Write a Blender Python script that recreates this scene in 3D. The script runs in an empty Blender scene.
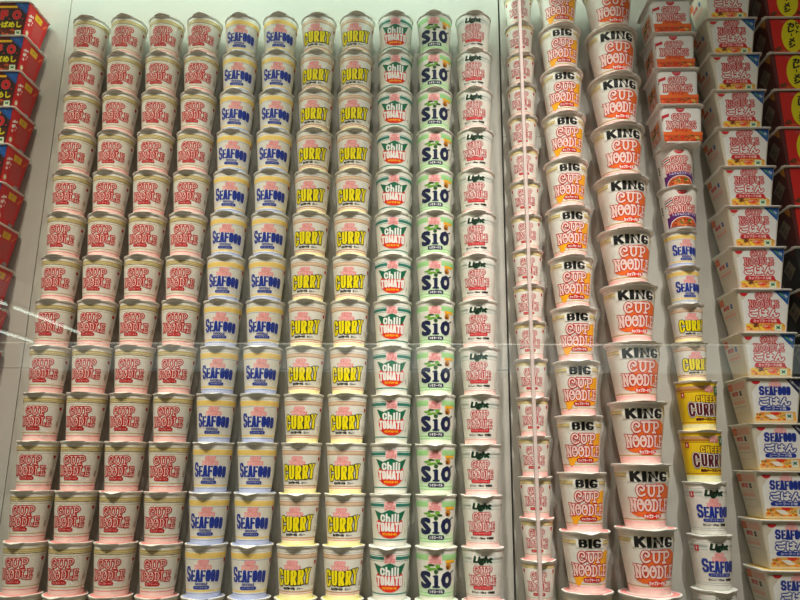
import bpy, bmesh, math, random
from mathutils import Vector, Matrix
PI = math.pi
sin, cos = math.sin, math.cos
random.seed(7)
SC = bpy.context.scene
COL = SC.collection

# ------------------------------------------------------------------ materials
MATS = {}
def srgb(c):
    c = c / 255.0
    return c / 12.92 if c < .04045 else ((c + .055) / 1.055) ** 2.4
def mat(name, rgb, rough=.5, var=.05, scale=60, spec=.4, bump=0, metal=0):
    """procedural paint / paper / plastic : a noise field varies the tone a little"""
    if name in MATS: return MATS[name]
    m = bpy.data.materials.new(name); m.use_nodes = True
    nt = m.node_tree; b = nt.nodes['Principled BSDF']
    b.inputs['Roughness'].default_value = rough
    b.inputs['Specular IOR Level'].default_value = spec
    b.inputs['Metallic'].default_value = metal
    tc = nt.nodes.new('ShaderNodeTexCoord')
    no = nt.nodes.new('ShaderNodeTexNoise'); no.inputs['Scale'].default_value = scale
    no.inputs['Detail'].default_value = 3
    nt.links.new(tc.outputs['Object'], no.inputs['Vector'])
    r = nt.nodes.new('ShaderNodeValToRGB')
    c = [srgb(v) for v in rgb]
    r.color_ramp.elements[0].position = .3; r.color_ramp.elements[1].position = .7
    r.color_ramp.elements[0].color = tuple(v * (1 - var) for v in c) + (1,)
    r.color_ramp.elements[1].color = tuple(min(1, v * (1 + var)) for v in c) + (1,)
    nt.links.new(no.outputs['Fac'], r.inputs['Fac'])
    nt.links.new(r.outputs['Color'], b.inputs['Base Color'])
    if bump:
        bp = nt.nodes.new('ShaderNodeBump'); bp.inputs['Strength'].default_value = bump
        bp.inputs['Distance'].default_value = .002
        nt.links.new(no.outputs['Fac'], bp.inputs['Height']); nt.links.new(bp.outputs['Normal'], b.inputs['Normal'])
    MATS[name] = m
    return m
def emit(name, rgb, strength):
    if name in MATS: return MATS[name]
    m = bpy.data.materials.new(name); m.use_nodes = True
    nt = m.node_tree; nt.nodes.clear()
    e = nt.nodes.new('ShaderNodeEmission'); o = nt.nodes.new('ShaderNodeOutputMaterial')
    e.inputs['Color'].default_value = tuple(rgb) + (1,); e.inputs['Strength'].default_value = strength
    nt.links.new(e.outputs[0], o.inputs[0]); MATS[name] = m
    return m
def glass_mat():
    m = bpy.data.materials.new('clear_glass'); m.use_nodes = True
    nt = m.node_tree; nt.nodes.clear()
    t = nt.nodes.new('ShaderNodeBsdfTransparent'); t.inputs[0].default_value = (.985, .992, .985, 1)
    g = nt.nodes.new('ShaderNodeBsdfGlossy'); g.inputs['Roughness'].default_value = 0
    f = nt.nodes.new('ShaderNodeFresnel'); ge = nt.nodes.new('ShaderNodeNewGeometry')
    mr = nt.nodes.new('ShaderNodeMapRange')   # index of refraction, inverted on the pane's far side
    mr.inputs['To Min'].default_value = 1.5; mr.inputs['To Max'].default_value = 1 / 1.5
    nt.links.new(ge.outputs['Backfacing'], mr.inputs['Value']); nt.links.new(mr.outputs[0], f.inputs[0])
    x = nt.nodes.new('ShaderNodeMixShader'); o = nt.nodes.new('ShaderNodeOutputMaterial')
    nt.links.new(f.outputs[0], x.inputs[0]); nt.links.new(t.outputs[0], x.inputs[1])
    nt.links.new(g.outputs[0], x.inputs[2]); nt.links.new(x.outputs[0], o.inputs[0])
    return m

P = {  # printing inks, papers and one tint of painted bounce light (sRGB)
 'paper': (232, 228, 218), 'lidwhite': (228, 226, 218), 'red': (188, 12, 22), 'crimson': (205, 30, 44), 'pinkfill': (246, 214, 206),
 'pink': (240, 128, 128), 'palepink': (250, 200, 196), 'gold': (190, 165, 95), 'goldpale': (222, 205, 150), 'brown': (128, 100, 48),
 'blue': (22, 50, 150), 'paleblue': (206, 212, 236), 'sky': (70, 120, 200), 'yellowpale': (246, 212, 120), 'yellow': (246, 226, 10),
 'cheese': (242, 204, 20), 'black': (18, 17, 18), 'tan': (196, 150, 110), 'tanpale': (228, 200, 170), 'teal': (40, 125, 110),
 'green': (10, 104, 72), 'tomred': (222, 44, 24), 'amber': (250, 180, 30), 'lidblue': (170, 184, 220), 'lidyellow': (228, 216, 130), 'lidpink': (238, 150, 146), 'lime': (164, 216, 146), 'limepale': (214, 236, 202),
 'leaf': (110, 170, 50), 'leafdark': (50, 90, 40), 'navy': (22, 26, 70), 'nut': (200, 130, 30), 'grayline': (178, 184, 178),
 'palegray': (216, 222, 214), 'inkgreen': (20, 40, 24), 'orange': (240, 110, 40), 'sun': (250, 176, 30), 'maroon': (92, 20, 32),
 'cream': (250, 246, 200), 'purple': (96, 30, 110), 'curryband': (196, 130, 40), 'white': (236, 235, 230), 'bouncepink': (246, 222, 214),
 'tubbeige': (214, 206, 186), 'tubblue': (20, 84, 160), 'shrimp': (236, 120, 60), 'rice': (232, 176, 80), 'egg': (244, 214, 60),
 'foodbrown': (110, 60, 24), 'herb': (90, 120, 50), 'mealred': (214, 34, 26), 'mealdark': (84, 20, 18), 'oval': (232, 220, 20),
 'boxgray': (140, 128, 108), 'charcoal': (30, 28, 28), 'soupred': (206, 84, 34), 'boxred': (214, 22, 30), 'dotwhite': (246, 226, 220),
 'textrose': (196, 84, 84), 'tagyellow': (244, 190, 20), 'silver': (150, 150, 156), 'sidepink': (222, 170, 150), 'sideorange': (222, 84, 40)}
def M(k):
    return mat('print_' + k, P[k], rough=.42, var=.03, scale=90)

# ------------------------------------------------------------------ flat artwork
class Art:
    """2D coloured shapes in millimetres: x to the right, t down from the lid; lv = layer"""
    def __init__(s): s.polys = []; s.bump = 0
    def poly(s, pts, m, lv=0, faces=None):
        s.polys.append((pts, faces or [list(range(len(pts)))], m, lv))
    def rect(s, x0, t0, x1, t1, m, lv=0):
        s.poly([(x0, t0), (x1, t0), (x1, t1), (x0, t1)], m, lv)
    def ell(s, cx, ct, rx, rt, m, lv=0, a0=0, a1=360, n=28):
        s.poly([(cx + rx * cos(math.radians(a0 + (a1 - a0) * i / n)), ct + rt * sin(math.radians(a0 + (a1 - a0) * i / n))) for i in range(n if a1 - a0 == 360 else n + 1)], m, lv)
    def ring(s, cx, ct, r, w, m, lv=0, n=18):
        pts = []; f = []
        for i in range(n):
            a = 2 * PI * i / n
            pts += [(cx + r * cos(a), ct + 1.5 * r * sin(a)), (cx + (r - w) * cos(a), ct + 1.5 * (r - w) * sin(a))]
            j = (i + 1) % n; f.append([2 * i, 2 * j, 2 * j + 1, 2 * i + 1])
        s.poly(pts, m, lv, f)
    def pill(s, x0, t0, x1, t1, m, lv=0):
        r = (t1 - t0) / 2; c = (t0 + t1) / 2; pts = []
        for i in range(9): a = PI / 2 - PI * i / 8; pts.append((x1 - r + r * cos(a), c - r * sin(a) * -1 if False else c + r * sin(a)))
        for i in range(9): a = -PI / 2 - PI * i / 8; pts.append((x0 + r + r * cos(a), c + r * sin(a)))
        s.poly(pts, m, lv)
    def blob(s, cx, ct, rx, rt, m, lv, rnd, n=11, j=.25):
        s.poly([(cx + rx * (1 + rnd.uniform(-j, j)) * cos(2 * PI * i / n), ct + rt * (1 + rnd.uniform(-j, j)) * sin(2 * PI * i / n)) for i in range(n)], m, lv)
    def ribbon(s, pts, w, m, lv=0, warp=None, smooth=True):
        if smooth and len(pts) > 2:
            q = []
            for i in range(len(pts) - 1):
                a = pts[max(i - 1, 0)]; b = pts[i]; c = pts[i + 1]; d = pts[min(i + 2, len(pts) - 1)]
                for k in range(4):
                    u = k / 4
                    q.append(tuple(.5 * (2 * b[e] + (c[e] - a[e]) * u + (2 * a[e] - 5 * b[e] + 4 * c[e] - d[e]) * u * u + (3 * b[e] - a[e] - 3 * c[e] + d[e]) * u ** 3) for e in (0, 1)))
            pts = q + [pts[-1]]
        if warp: pts = [warp(*p) for p in pts]
        v = []; f = []
        for i, p in enumerate(pts):
            a = Vector(pts[max(i - 1, 0)]); b = Vector(pts[min(i + 1, len(pts) - 1)]); d = (b - a)
            if d.length < 1e-6: d = Vector((1, 0))
            d.normalize(); n = Vector((-d.y, d.x)) * w / 2
            e = Vector((0, 0))
            if i == 0: e = -d * w / 2
            if i == len(pts) - 1: e = d * w / 2
            v += [tuple(Vector(p) + n + e), tuple(Vector(p) - n + e)]
            if i: f.append([2 * i - 2, 2 * i, 2 * i + 1, 2 * i - 1])
        s.poly(v, m, lv + s.tick(), f)
    def tick(s):
        s.bump = (s.bump + 1) % 40; return s.bump * .012
    def text(s, body, cx, ct, w, h, m, lv=0, bold=0, warp=None, shear=0, rot=0, n=8, off=0):
        V, F = glyphs(body, shear, off)
        cr, sr = cos(rot), sin(rot)
        reps = [(0, 0)] if bold <= 0 else [(bold * cos(2 * PI * k / n), bold * sin(2 * PI * k / n)) for k in range(n)] + [(0, 0)]
        for dx, dt in reps:
            pts = []
            for a, b in V:
                x = (a - .5) * w; t = (.5 - b) * h
                x, t = x * cr - t * sr, x * sr + t * cr
                x += cx; t += ct
                if warp: x, t = warp(x, t)
                pts.append((x + dx, t + dt))
            s.poly(pts, m, lv + s.tick(), F)
GC = {}
def glyphs(body, shear=0, off=0):
    k = (body, shear, off)
    if k in GC: return GC[k]
    cu = bpy.data.curves.new('lettering', 'FONT'); cu.body = body; cu.resolution_u = 2; cu.shear = shear; cu.offset = off
    cu.fill_mode = 'FRONT'
    o = bpy.data.objects.new('lettering', cu); COL.objects.link(o)
    bpy.context.view_layer.update()
    e = o.evaluated_get(bpy.context.evaluated_depsgraph_get()); me = e.to_mesh()
    V = [(v.co.x, v.co.y) for v in me.vertices]; F = [list(p.vertices) for p in me.polygons]
    e.to_mesh_clear(); bpy.data.objects.remove(o); bpy.data.curves.remove(cu)
    if V:
        x0 = min(v[0] for v in V); x1 = max(v[0] for v in V); y0 = min(v[1] for v in V); y1 = max(v[1] for v in V)
        V = [((v[0] - x0) / (x1 - x0), (v[1] - y0) / max(1e-6, y1 - y0)) for v in V]
    GC[k] = (V, F)
    return GC[k]

GL = {  # swash display letters as strokes: (curved?, points) in a unit cell, y up
 'C': [(1, [(.5, .62), (.62, .5), (.78, .56), (.84, .76), (.64, .95), (.36, .93), (.14, .7), (.1, .38), (.26, .1), (.52, .02), (.88, .16)])],
 'U': [(1, [(.22, .95), (.2, .6), (.2, .3), (.34, .05), (.6, .05), (.78, .3), (.78, .6), (.78, .95)]), (0, [(.04, .95), (.38, .95)]), (0, [(.62, .95), (.95, .95)])],
 'P': [(0, [(.27, 0), (.27, .95)]), (1, [(.08, .95), (.6, .96), (.86, .8), (.84, .58), (.6, .42), (.3, .42)]), (0, [(.1, 0), (.45, 0)])],
 'N': [(0, [(.2, 0), (.2, .95)]), (0, [(.02, .97), (.2, .95), (.78, .02)]), (0, [(.8, 0), (.8, .95)]), (0, [(.62, .95), (.97, .95)]), (0, [(.04, 0), (.36, 0)])],
 'O': [(1, [(.42, .56), (.6, .56), (.68, .74), (.5, .95), (.22, .84), (.08, .5), (.2, .14), (.5, .02), (.8, .16), (.92, .5), (.8, .82), (.62, .93)])],
 'D': [(0, [(.24, 0), (.24, .95)]), (1, [(.04, .95), (.5, .95), (.84, .72), (.88, .4), (.66, .05), (.04, .02)])],
 'L': [(0, [(.27, .95), (.27, .02), (.86, .02), (.86, .22)]), (0, [(.08, .95), (.46, .95)])],
 'E': [(0, [(.22, 0), (.22, .95)]), (0, [(.04, .95), (.84, .95), (.84, .76)]), (0, [(.22, .5), (.66, .5)]), (0, [(.04, 0), (.88, 0), (.88, .22)])],
 'S': [(1, [(.84, .76), (.68, .95), (.34, .96), (.14, .74), (.34, .54), (.68, .44), (.86, .22), (.64, .02), (.3, .02), (.1, .22)])]}
def swash(a, word, x0, t0, x1, t1, fill, line, wf, wo, lv, grow=0):
    """a word in outlined swash letters; grow makes the outer letters taller"""
    n = len(word); cw = (x1 - x0) / n; mid = (x0 + x1) / 2; hw = (x1 - x0) / 2
    for ink, w, l in ((line, wf + 2 * wo, lv), (fill, wf, lv + 1)):
        for i, ch in enumerate(word):
            for cv, pts in GL[ch]:
                q = []
                for (px, py) in pts:
                    x = x0 + (i + .06 + px * .9) * cw
                    u = abs(x - mid) / hw
                    q.append((x, t1 - py * (t1 - t0) + (-grow * u * u if py > .5 else grow * .5 * u * u)))
                a.ribbon(q, w, ink, l, smooth=bool(cv))
def logo(a, cx, t0, w, h, fill, line, k=1.0, lv=1, s=False, pill=None, thin=1.0):
    """CUP over NOODLE"""
    wf = w * .036 * thin; wo = w * .021 * k
    swash(a, 'CUP', cx - w * .33, t0 + h * .02, cx + w * .33, t0 + h * .43, fill, line, wf, wo, lv)
    swash(a, 'NOODLES' if s else 'NOODLE', cx - w / 2, t0 + h * .55, cx + w / 2, t0 + h * .97, fill, line, wf, wo, lv, grow=h * .03)

BF = {  # heavy block capitals as strokes, y up
 'S': [[(.86, .82), (.74, .95), (.26, .95), (.12, .82), (.12, .62), (.26, .52), (.74, .46), (.88, .36), (.88, .16), (.74, .04), (.26, .04), (.12, .18)]],
 'E': [[(.88, .95), (.14, .95), (.14, .04), (.88, .04)], [(.14, .5), (.76, .5)]], 'F': [[(.88, .95), (.14, .95), (.14, 0)], [(.14, .5), (.76, .5)]],
 'A': [[(.08, 0), (.4, 1), (.6, 1), (.92, 0)], [(.24, .3), (.76, .3)]],
 'O': [[(.5, .96), (.24, .95), (.12, .8), (.12, .2), (.24, .04), (.76, .04), (.88, .2), (.88, .8), (.76, .95), (.5, .96)]],
 'D': [[(.14, .5), (.14, .95), (.7, .95), (.88, .78), (.88, .22), (.7, .04), (.14, .04), (.14, .5)]],
 'C': [[(.88, .72), (.8, .9), (.66, .96), (.32, .96), (.14, .8), (.12, .5), (.14, .2), (.32, .04), (.66, .04), (.8, .1), (.88, .28)]],
 'U': [[(.13, 1), (.13, .2), (.27, .04), (.73, .04), (.87, .2), (.87, 1)]],
 'R': [[(.15, 0), (.15, .95), (.72, .95), (.86, .84), (.86, .6), (.72, .48), (.15, .48)], [(.5, .48), (.88, 0)]],
 'Y': [[(.06, 1), (.5, .48), (.94, 1)], [(.5, .5), (.5, 0)]],
 'H': [[(.14, 0), (.14, 1)], [(.86, 0), (.86, 1)], [(.14, .5), (.86, .5)]],
 'K': [[(.14, 0), (.14, 1)], [(.2, .42), (.84, 1)], [(.4, .6), (.9, 0)]],
 'I': [[(.5, 0), (.5, 1)]], 'N': [[(.12, 0), (.12, .96), (.88, .04), (.88, 1)]],
 'G': [[(.88, .84), (.74, .96), (.28, .96), (.12, .8), (.12, .2), (.28, .04), (.74, .04), (.88, .14), (.88, .38), (.56, .38)]],
 'B': [[(.14, .5), (.14, .95), (.68, .95), (.82, .86), (.82, .62), (.68, .51), (.14, .5)], [(.14, .5), (.72, .5), (.88, .4), (.88, .16), (.72, .04), (.14, .04), (.14, .5)]],
 'T': [[(.04, .95), (.96, .95)], [(.5, .95), (.5, 0)]], 'M': [[(.08, 0), (.12, .97)], [(.12, .97), (.5, .12), (.88, .97)], [(.88, .97), (.92, 0)]],
 'L': [[(.14, 1), (.14, .04), (.88, .04)]], 'h': [[(.14, 0), (.14, 1.1)], [(.14, .5), (.4, .66), (.7, .62), (.84, .48), (.84, 0)]], 'i': [[(.5, 0), (.5, .66)], [(.5, .9), (.5, .98)]], 'l': [[(.5, 0), (.5, 1.1)]]}
def block(a, word, x0, t0, x1, t1, m, w, lv, extra=0, warp=None, widths=None, gap=.1, ax=1.0):
    n0 = len(a.polys); x0 /= ax; x1 /= ax
    ws = widths or [(.5 if c in 'Iil' else 1.25 if c == 'M' else 1) for c in word]
    tot = sum(ws); x = x0
    for c, cw in zip(word, ws):
        W_ = (x1 - x0) * cw / tot; g = W_ * gap / max(cw, .6)
        ix0, ix1 = x + g / 2 + w * .35, x + W_ - g / 2 - w * .35; it0, it1 = t0 + w * .4, t1 - w * .4
        for pts in BF[c]:
            q = [(ix0 + (ix1 - ix0) * (px if c not in 'il' else .5), it1 - (it1 - it0) * py) for px, py in pts]
            a.ribbon(q, w + 2 * extra, M(m), lv, smooth=False)
            for e in q[1:-1]:
                a.ell(e[0], e[1], w / 2 + extra, w / 2 + extra, M(m), lv + a.tick(), n=8)
        x += W_
    for k in range(n0, len(a.polys)):   # widen the upright strokes, then bend the word
        pts, fs, mm, ll = a.polys[k]
        pts = [(p[0] * ax, p[1]) for p in pts]
        if warp: pts = [warp(*p) for p in pts]
        a.polys[k] = (pts, fs, mm, ll)

# ------------------------------------------------------------------ mesh building
def new_obj(name, bm, mats, parent=None, smooth=40):
    me = bpy.data.meshes.new(name); bm.to_mesh(me); bm.free()
    for m in mats: me.materials.append(m)
    if smooth:
        for p in me.polygons: p.use_smooth = True
        me.set_sharp_from_angle(angle=math.radians(smooth))
    o = bpy.data.objects.new(name, me); COL.objects.link(o)
    if parent: o.parent = parent
    return o
def art_to_bm(bm, art, mapping, slots, cut=2.6, scale=1.0):
    """cut the artwork finely and lay it on a surface with mapping(x, t, lift) -> co"""
    groups = {}
    for pts, faces, m, lv in art.polys: groups.setdefault(m, []).append((pts, faces, lv))
    for m, lst in groups.items():
        if m not in slots: slots.append(m)
        mi = slots.index(m)
        b = bmesh.new()
        for pts, faces, lv in lst:
            vs = [b.verts.new((p[0] * scale, p[1] * scale, lv)) for p in pts]
            for f in faces:
                if len(set(f)) < 3: continue
                try: b.faces.new([vs[i] for i in f])
                except ValueError: pass
        if cut:
            big = [f for f in b.faces if len(f.verts) > 4]
            if big: bmesh.ops.triangulate(b, faces=big)
            xs = [v.co.x for v in b.verts]
            if xs:
                x = math.floor(min(xs) / cut) * cut + cut
                while x < max(xs):
                    bmesh.ops.bisect_plane(b, geom=b.verts[:] + b.edges[:] + b.faces[:], plane_co=(x, 0, 0), plane_no=(1, 0, 0), dist=1e-5)
                    x += cut
            bmesh.ops.bisect_plane(b, geom=b.verts[:] + b.edges[:] + b.faces[:], plane_co=(0, 22.32, 0), plane_no=(0, 1, 0), dist=1e-5)
        mp = {}
        for v in b.verts: mp[v] = bm.verts.new(mapping(v.co.x, v.co.y, .00006 + .00003 * v.co.z))
        for f in b.faces:
            vs = [mp[v] for v in f.verts]
            n = (vs[1].co - vs[0].co).cross(vs[2].co - vs[0].co)
            try: nf = bm.faces.new(vs)
            except ValueError: continue
            nf.material_index = mi
            nf.normal_update()
            c = nf.calc_center_median()
            if nf.normal.dot(Vector((c.x, c.y, 0)) - Vector((0, 0, 0))) < 0: nf.normal_flip()
        b.free()
def ring_strip(bm, prof, seg=64):
    """prof: (r, z, material index for the strip that ends here)"""
    prev = None
    for r, z, mi in prof:
        cur = [bm.verts.new((r * cos(2 * PI * i / seg), r * sin(2 * PI * i / seg), z)) for i in range(seg)]
        if prev:
            for i in range(seg):
                j = (i + 1) % seg
                f = bm.faces.new([prev[i], cur[i], cur[j], prev[j]]); f.material_index = mi
        prev = cur
    return prev

# ------------------------------------------------------------------ round cups
def make_cup(spec):
    """root at the base centre, cup opens upward to z = H; front is -Y"""
    R, H = spec['R'], spec['H']; kt, kb = spec.get('taper', (.94, .765)); k = H / .1116
    body = spec.get('body', 'paper'); slots = [M(body), M('lidwhite')]
    def rad(t):   # t in metres below lid
        u = t / H
        if u < .2: return R * (kt + (.2 - u) * .02)
        return R * (kt + (kb - kt) * (u - .2) / .8)
    marks = sorted(set([.006 * k, .2 * H, H * .955, H - .001] + [v * .001 * k for bnd in spec['bands'] for v in bnd[:2]]))
    def ink(t0, t1):
        tm = (t0 + t1) / 2 / (.001 * k)
        for a, b, c in spec['bands']:
            if a <= tm <= b:
                m = M(c)
                if m not in slots: slots.append(m)
                return slots.index(m)
        return 0
    bm = bmesh.new()
    prof = [(R * kt * .99, H - .0015, 0), (R * .985, H - .002, 1), (R * .99, H - .0034, 1), (R * .975, H - .0048, 1), (rad(.005), H - .0052, 1)]
    last = .0052
    for t in marks:
        if t <= last + 1e-5: continue
        prof.append((rad(t) - (.0004 if t > .2 * H else 0), H - t, ink(last, t))); last = t
    prof += [(rad(H) - .002, 0.0, 0), (rad(H) - .004, 0.0, 0), (rad(H) - .006, .004, 0), (.0005, .004, 0)]
    ring_strip(bm, prof)
    A = Art(); spec['art'](A)
    az = math.radians(spec.get('az', 0))
    ref = R * (kt + kb) / 2
    def mapping(x, t, lift):
        th = az + x / (.048 * .85 * 1000) * (1.0) / 1.0
        tt = t * .001 * k
        r = rad(tt) + lift
        return Vector((r * sin(th), -r * cos(th), H - tt))
    art_to_bm(bm, A, mapping, slots)
    root = bpy.data.objects.new('noodle_cup', None); COL.objects.link(root)
    root.empty_display_size = .02
    o = new_obj('cup_body', bm, slots, root)
    lids = []
    for var in range(4):
        lids.append(make_lid(R, H, spec.get('lid', 'palepink'), var))
    return {'body': o, 'lids': lids, 'H': H, 'R': R, 'root': root, 'used': False}

def make_lid(R, H, colour, var):
    rnd = random.Random(var * 13 + int(R * 10000))
    bm = bmesh.new(); seg = 72
    rings = [(.0, 0), (.72, 1), (.78, 1), (.93, 0), (.985, 0)]
    ph = rnd.uniform(0, 6)
    def edge_z(a): return .0006 * sin(3 * a + ph) + .0005 * sin(5 * a + 2 * ph)
    top = []
    for fr, mi in rings[1:]:
        top.append([bm.verts.new((fr * R * cos(2 * PI * i / seg), fr * R * sin(2 * PI * i / seg), H - .0001 + (edge_z(2 * PI * i / seg) if fr > .9 else 0))) for i in range(seg)])
    c = bm.verts.new((0, 0, H - .0001))
    for i in range(seg):
        j = (i + 1) % seg
        f = bm.faces.new([c, top[0][i], top[0][j]]); f.material_index = 0
        for q in range(len(top) - 1):
            f = bm.faces.new([top[q][i], top[q + 1][i], top[q + 1][j], top[q][j]]); f.material_index = 1 if q < 2 else 0
    prev = top[-1]
    for rr, dz in ((1.0, -.0006), (1.0, -.0022), (.985, -.003)):
        cur = [bm.verts.new((rr * R * cos(2 * PI * i / seg), rr * R * sin(2 * PI * i / seg), H + dz + edge_z(2 * PI * i / seg))) for i in range(seg)]
        for i in range(seg):
            j = (i + 1) % seg
            bm.faces.new([prev[i], cur[i], cur[j], prev[j]])
        prev = cur
    lid = new_obj('lid', bm, [M('lidwhite'), M(colour)], None)
    bend = [.0005, -.0045, -.0022, .0015][var]; out = .0085 * (R / .048) ** .5
    bm = bmesh.new(); n = 10; rows = []
    hw = .50
    for zoff in (0, -.0007):
        row = []
        for u in range(5):
            uu = u / 4
            rr = []
            for i in range(n + 1):
                s_ = (i / n - .5) * 2
                a = -PI / 2 + s_ * hw * (1 - .0 * uu)
                reach = out * max(0, (1 - abs(s_) ** 1.15)) * uu
                r = R * .97 + R * .03 * min(1, uu * 2) + reach
                rr.append(bm.verts.new((r * cos(a), r * sin(a), H - .0004 + zoff + bend * (reach / out) ** 1.5 + .0008 * s_ * uu)))
            row.append(rr)
        rows.append(row)
    for L, row in enumerate(rows):
        for u in range(4):
            for i in range(n):
                f = [row[u][i], row[u][i + 1], row[u + 1][i + 1], row[u + 1][i]]
                bm.faces.new(f if L else f[::-1])
    for i in range(n):
        bm.faces.new([rows[0][4][i], rows[0][4][i + 1], rows[1][4][i + 1], rows[1][4][i]])
    tab = new_obj('pull_tab', bm, [M('lidwhite')], None)
    return lid, tab

def place_cup(kind, X, ztop, label, group, category='noodle cup', var=None, yaw=0, name='noodle_cup'):
    """copies of the prototype root, body, lid and tab (the first use takes the prototype itself)"""
    K = CUPS[kind]
    if not K['used']:
        root, body = K['root'], K['body']; K['used'] = True
    else:
        root = K['root'].copy(); COL.objects.link(root)
        body = K['body'].copy(); COL.objects.link(body); body.parent = root
    root.name = name
    v = random.randrange(4) if var is None else var
    lid0, tab0 = K['lids'][v]
    if not lid0.get('u'):
        lid, tab = lid0, tab0; lid0['u'] = 1
    else:
        lid = lid0.copy(); COL.objects.link(lid); tab = tab0.copy(); COL.objects.link(tab)
    lid.parent = root; tab.parent = lid
    lid.rotation_euler = (0, 0, math.radians(random.uniform(-5, 5)))
    root.location = (X, -K['R'] - .003, ztop - K['H']); root.rotation_euler = (0, 0, yaw + math.radians(random.uniform(-1.5, 1.5)))
    root['label'] = label; root['category'] = category; root['group'] = group
    return root

# ---- the printed designs
def d_original(A):
    for i in range(-26, 34): A.rect(i * 2.1, 18.2, i * 2.1 + .9, 20.8, M('brown'), .3)
    logo(A, -2, 33, 76, 45, M('pinkfill'), M('red'), 1.4, 1, thin=.55)
    A.pill(-24, 80, 12, 88, M('red'), 1); A.text('カップヌードル', -6, 84, 29, 4.4, M('pinkfill'), 2)
    # maker's mark and small emblem on the cup's right side
    A.poly([(50, 33), (59, 33), (59, 37), (54.5, 42), (50, 37)], M('red'), 1)
    A.ring(53, 73, 4.6, 1, M('brown'), 1); A.text('B', 53, 73, 2.5, 5, M('brown'), 1, .3)
    for q in range(5): A.rect(54.5, 46 + q * 4, 57, 48.4 + q * 4, M('grayline'), 1)
def side_mark(A):
    A.poly([(50, 30), (58, 30), (58, 37), (54, 41), (50, 37)], M('red'), 1)
def d_seafood(A):
    logo(A, 1, 32, 34, 21, M('palepink'), M('pink'), 1.3, 1)
    w = lambda x, t: (x, t + (.0022 * x * x if t > 60 else .0012 * x * x))
    for m, e, l in (('white', 1.3, 2), ('blue', .25, 3)):
        block(A, 'S', -41, 45, -25, 79, m, 5.6, l, e); block(A, 'EAFOOD', -26, 52, 41, 77, m, 4.4, l, e, w, gap=.04, ax=1.12)
    A.text('NOODLE', -1, 82, 27, 4.6, M('blue'), 1, .35)
    A.pill(-20, 86, 18, 93, M('blue'), 1); A.text('シーフードヌードル', -1, 89.5, 29, 4, M('white'), 2)
    side_mark(A)
def d_curry(A):
    logo(A, -2, 31, 36, 20, M('palepink'), M('pink'), 1.3, 1)
    w = lambda x, t: (x, t - .07 * x)
    for m, e, l in (('black', 1.9, 2), ('yellow', .1, 3)):
        block(A, 'C', -41, 46, -22, 83, m, 5.8, l, e, w); block(A, 'URRY', -22, 50, 41, 81, m, 4.8, l, e, w, gap=.1, ax=1.2)
    A.text('カップヌードル', -9, 88.5, 28, 5, M('black'), 1, .9); A.text('カレー', 17, 88.5, 14, 4.6, M('black'), 1, .3)
    A.poly([(50, 32), (58, 32), (58, 38), (54, 41), (50, 38)], M('red'), 1)
    A.ring(52, 78, 3.8, .9, M('tan'), 1)
def d_chili(A):
    A.rect(-11, 15, 13, 34, M('palepink'), 1); logo(A, 1, 16, 20, 16, M('palepink'), M('crimson'), 1.3, 2)
    A.ell(1, 68, 32, 26, M('tomred'), 2, n=40)
    A.poly([(-35, 34), (-17, 41), (1, 33), (19, 41), (37, 34), (28, 54), (23, 59), (-20, 59), (-26, 54)], M('green'), 3)
    wt = lambda x, t: (x, t + (.003 * x * x if t > 71 else -.0015 * x * x))
    for m, e, l in (('tomred', 1.3, 5), ('white', .1, 6)): block(A, 'TOMATO', -30, 61, 32, 79, m, 4.2, l, e, wt, gap=.05)
    block(A, 'C', -21, 43, -8, 59, 'white', 3.6, 7, .2); block(A, 'hili', -9, 43, 22, 59, 'white', 3.6, 7, .2)
    A.text('チリトマトヌードル', 1, 85.5, 33, 5, M('amber'), 4, .5)
    A.text('NISSIN', 42, 80, 3, 10, M('black'), 1)
def d_sio(A):
    A.rect(-16, 15, 12, 34, M('palepink'), 1); logo(A, -2, 16, 22, 16, M('palepink'), M('crimson'), 1.2, 2)
    rnd = random.Random(3)
    for cx, ct, rx, rt, m in ((-19, 40, 8, 2.6, 'leaf'), (-10, 36, 7, 2.5, 'leafdark'), (-8, 44, 8, 2.5, 'leaf'), (3, 38, 5, 4, 'leaf'), (8, 44, 6, 3, 'leafdark'), (-14, 46, 6, 2, 'leaf')):
        A.blob(cx, ct, rx, rt, M(m), 2, rnd, 10, .2)
    A.blob(27, 39, 7, 7, M('nut'), 2, rnd); A.blob(26, 42, 4, 4, M('foodbrown'), 2.5, rnd); A.rect(20, 26, 46, 32, M('amber'), 1)
    A.ell(0, 50, 4.6, 4.4, M('leafdark'), 3)
    for m, b, l in (('limepale', 3.0, 2.5), ('navy', 2.2, 4)):
        A.text('S', -25, 67, 23, 31, M(m), l, b + .8, n=12); A.text('l', 0, 70, 4.5, 23, M(m), l, b, n=10)
        A.rect(-7, 57.5, 3, 61, M(m), l); A.rect(-8, 79, 8, 83, M(m), l)
        A.text('O', 25, 67, 22, 29, M(m), l, b + 1.3, n=12); A.ribbon([(33, 54), (42, 49)], 3, M(m), l)
    A.pill(-20, 86, 20, 96, M('navy'), 2); A.text('シオヌードル', 0, 91, 31, 6, M('white'), 3, .3)
def d_light(A):
    A.rect(-22, 15, 20, 33, M('paper'), 1)
    A.text('Light', 0, 25, 38, 16, M('green'), 2, 1.3, shear=.2, warp=lambda x, t: (x + 1, t + .8)); A.text('Light', 0, 25, 38, 16, M('inkgreen'), 3, 1.1, shear=.2)
    logo(A, 0, 37, 62, 39, M('white'), M('red'), 1.3, 1, thin=.7)
    A.pill(-23, 78, 23, 85.5, M('crimson'), 1); A.text('カップヌードルライト', 0, 81.8, 38, 4.4, M('palepink'), 2)
    A.text('おいしい・198kcal・食物繊維', 0, 91, 56, 5, M('black'), 1, .25)
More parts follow.
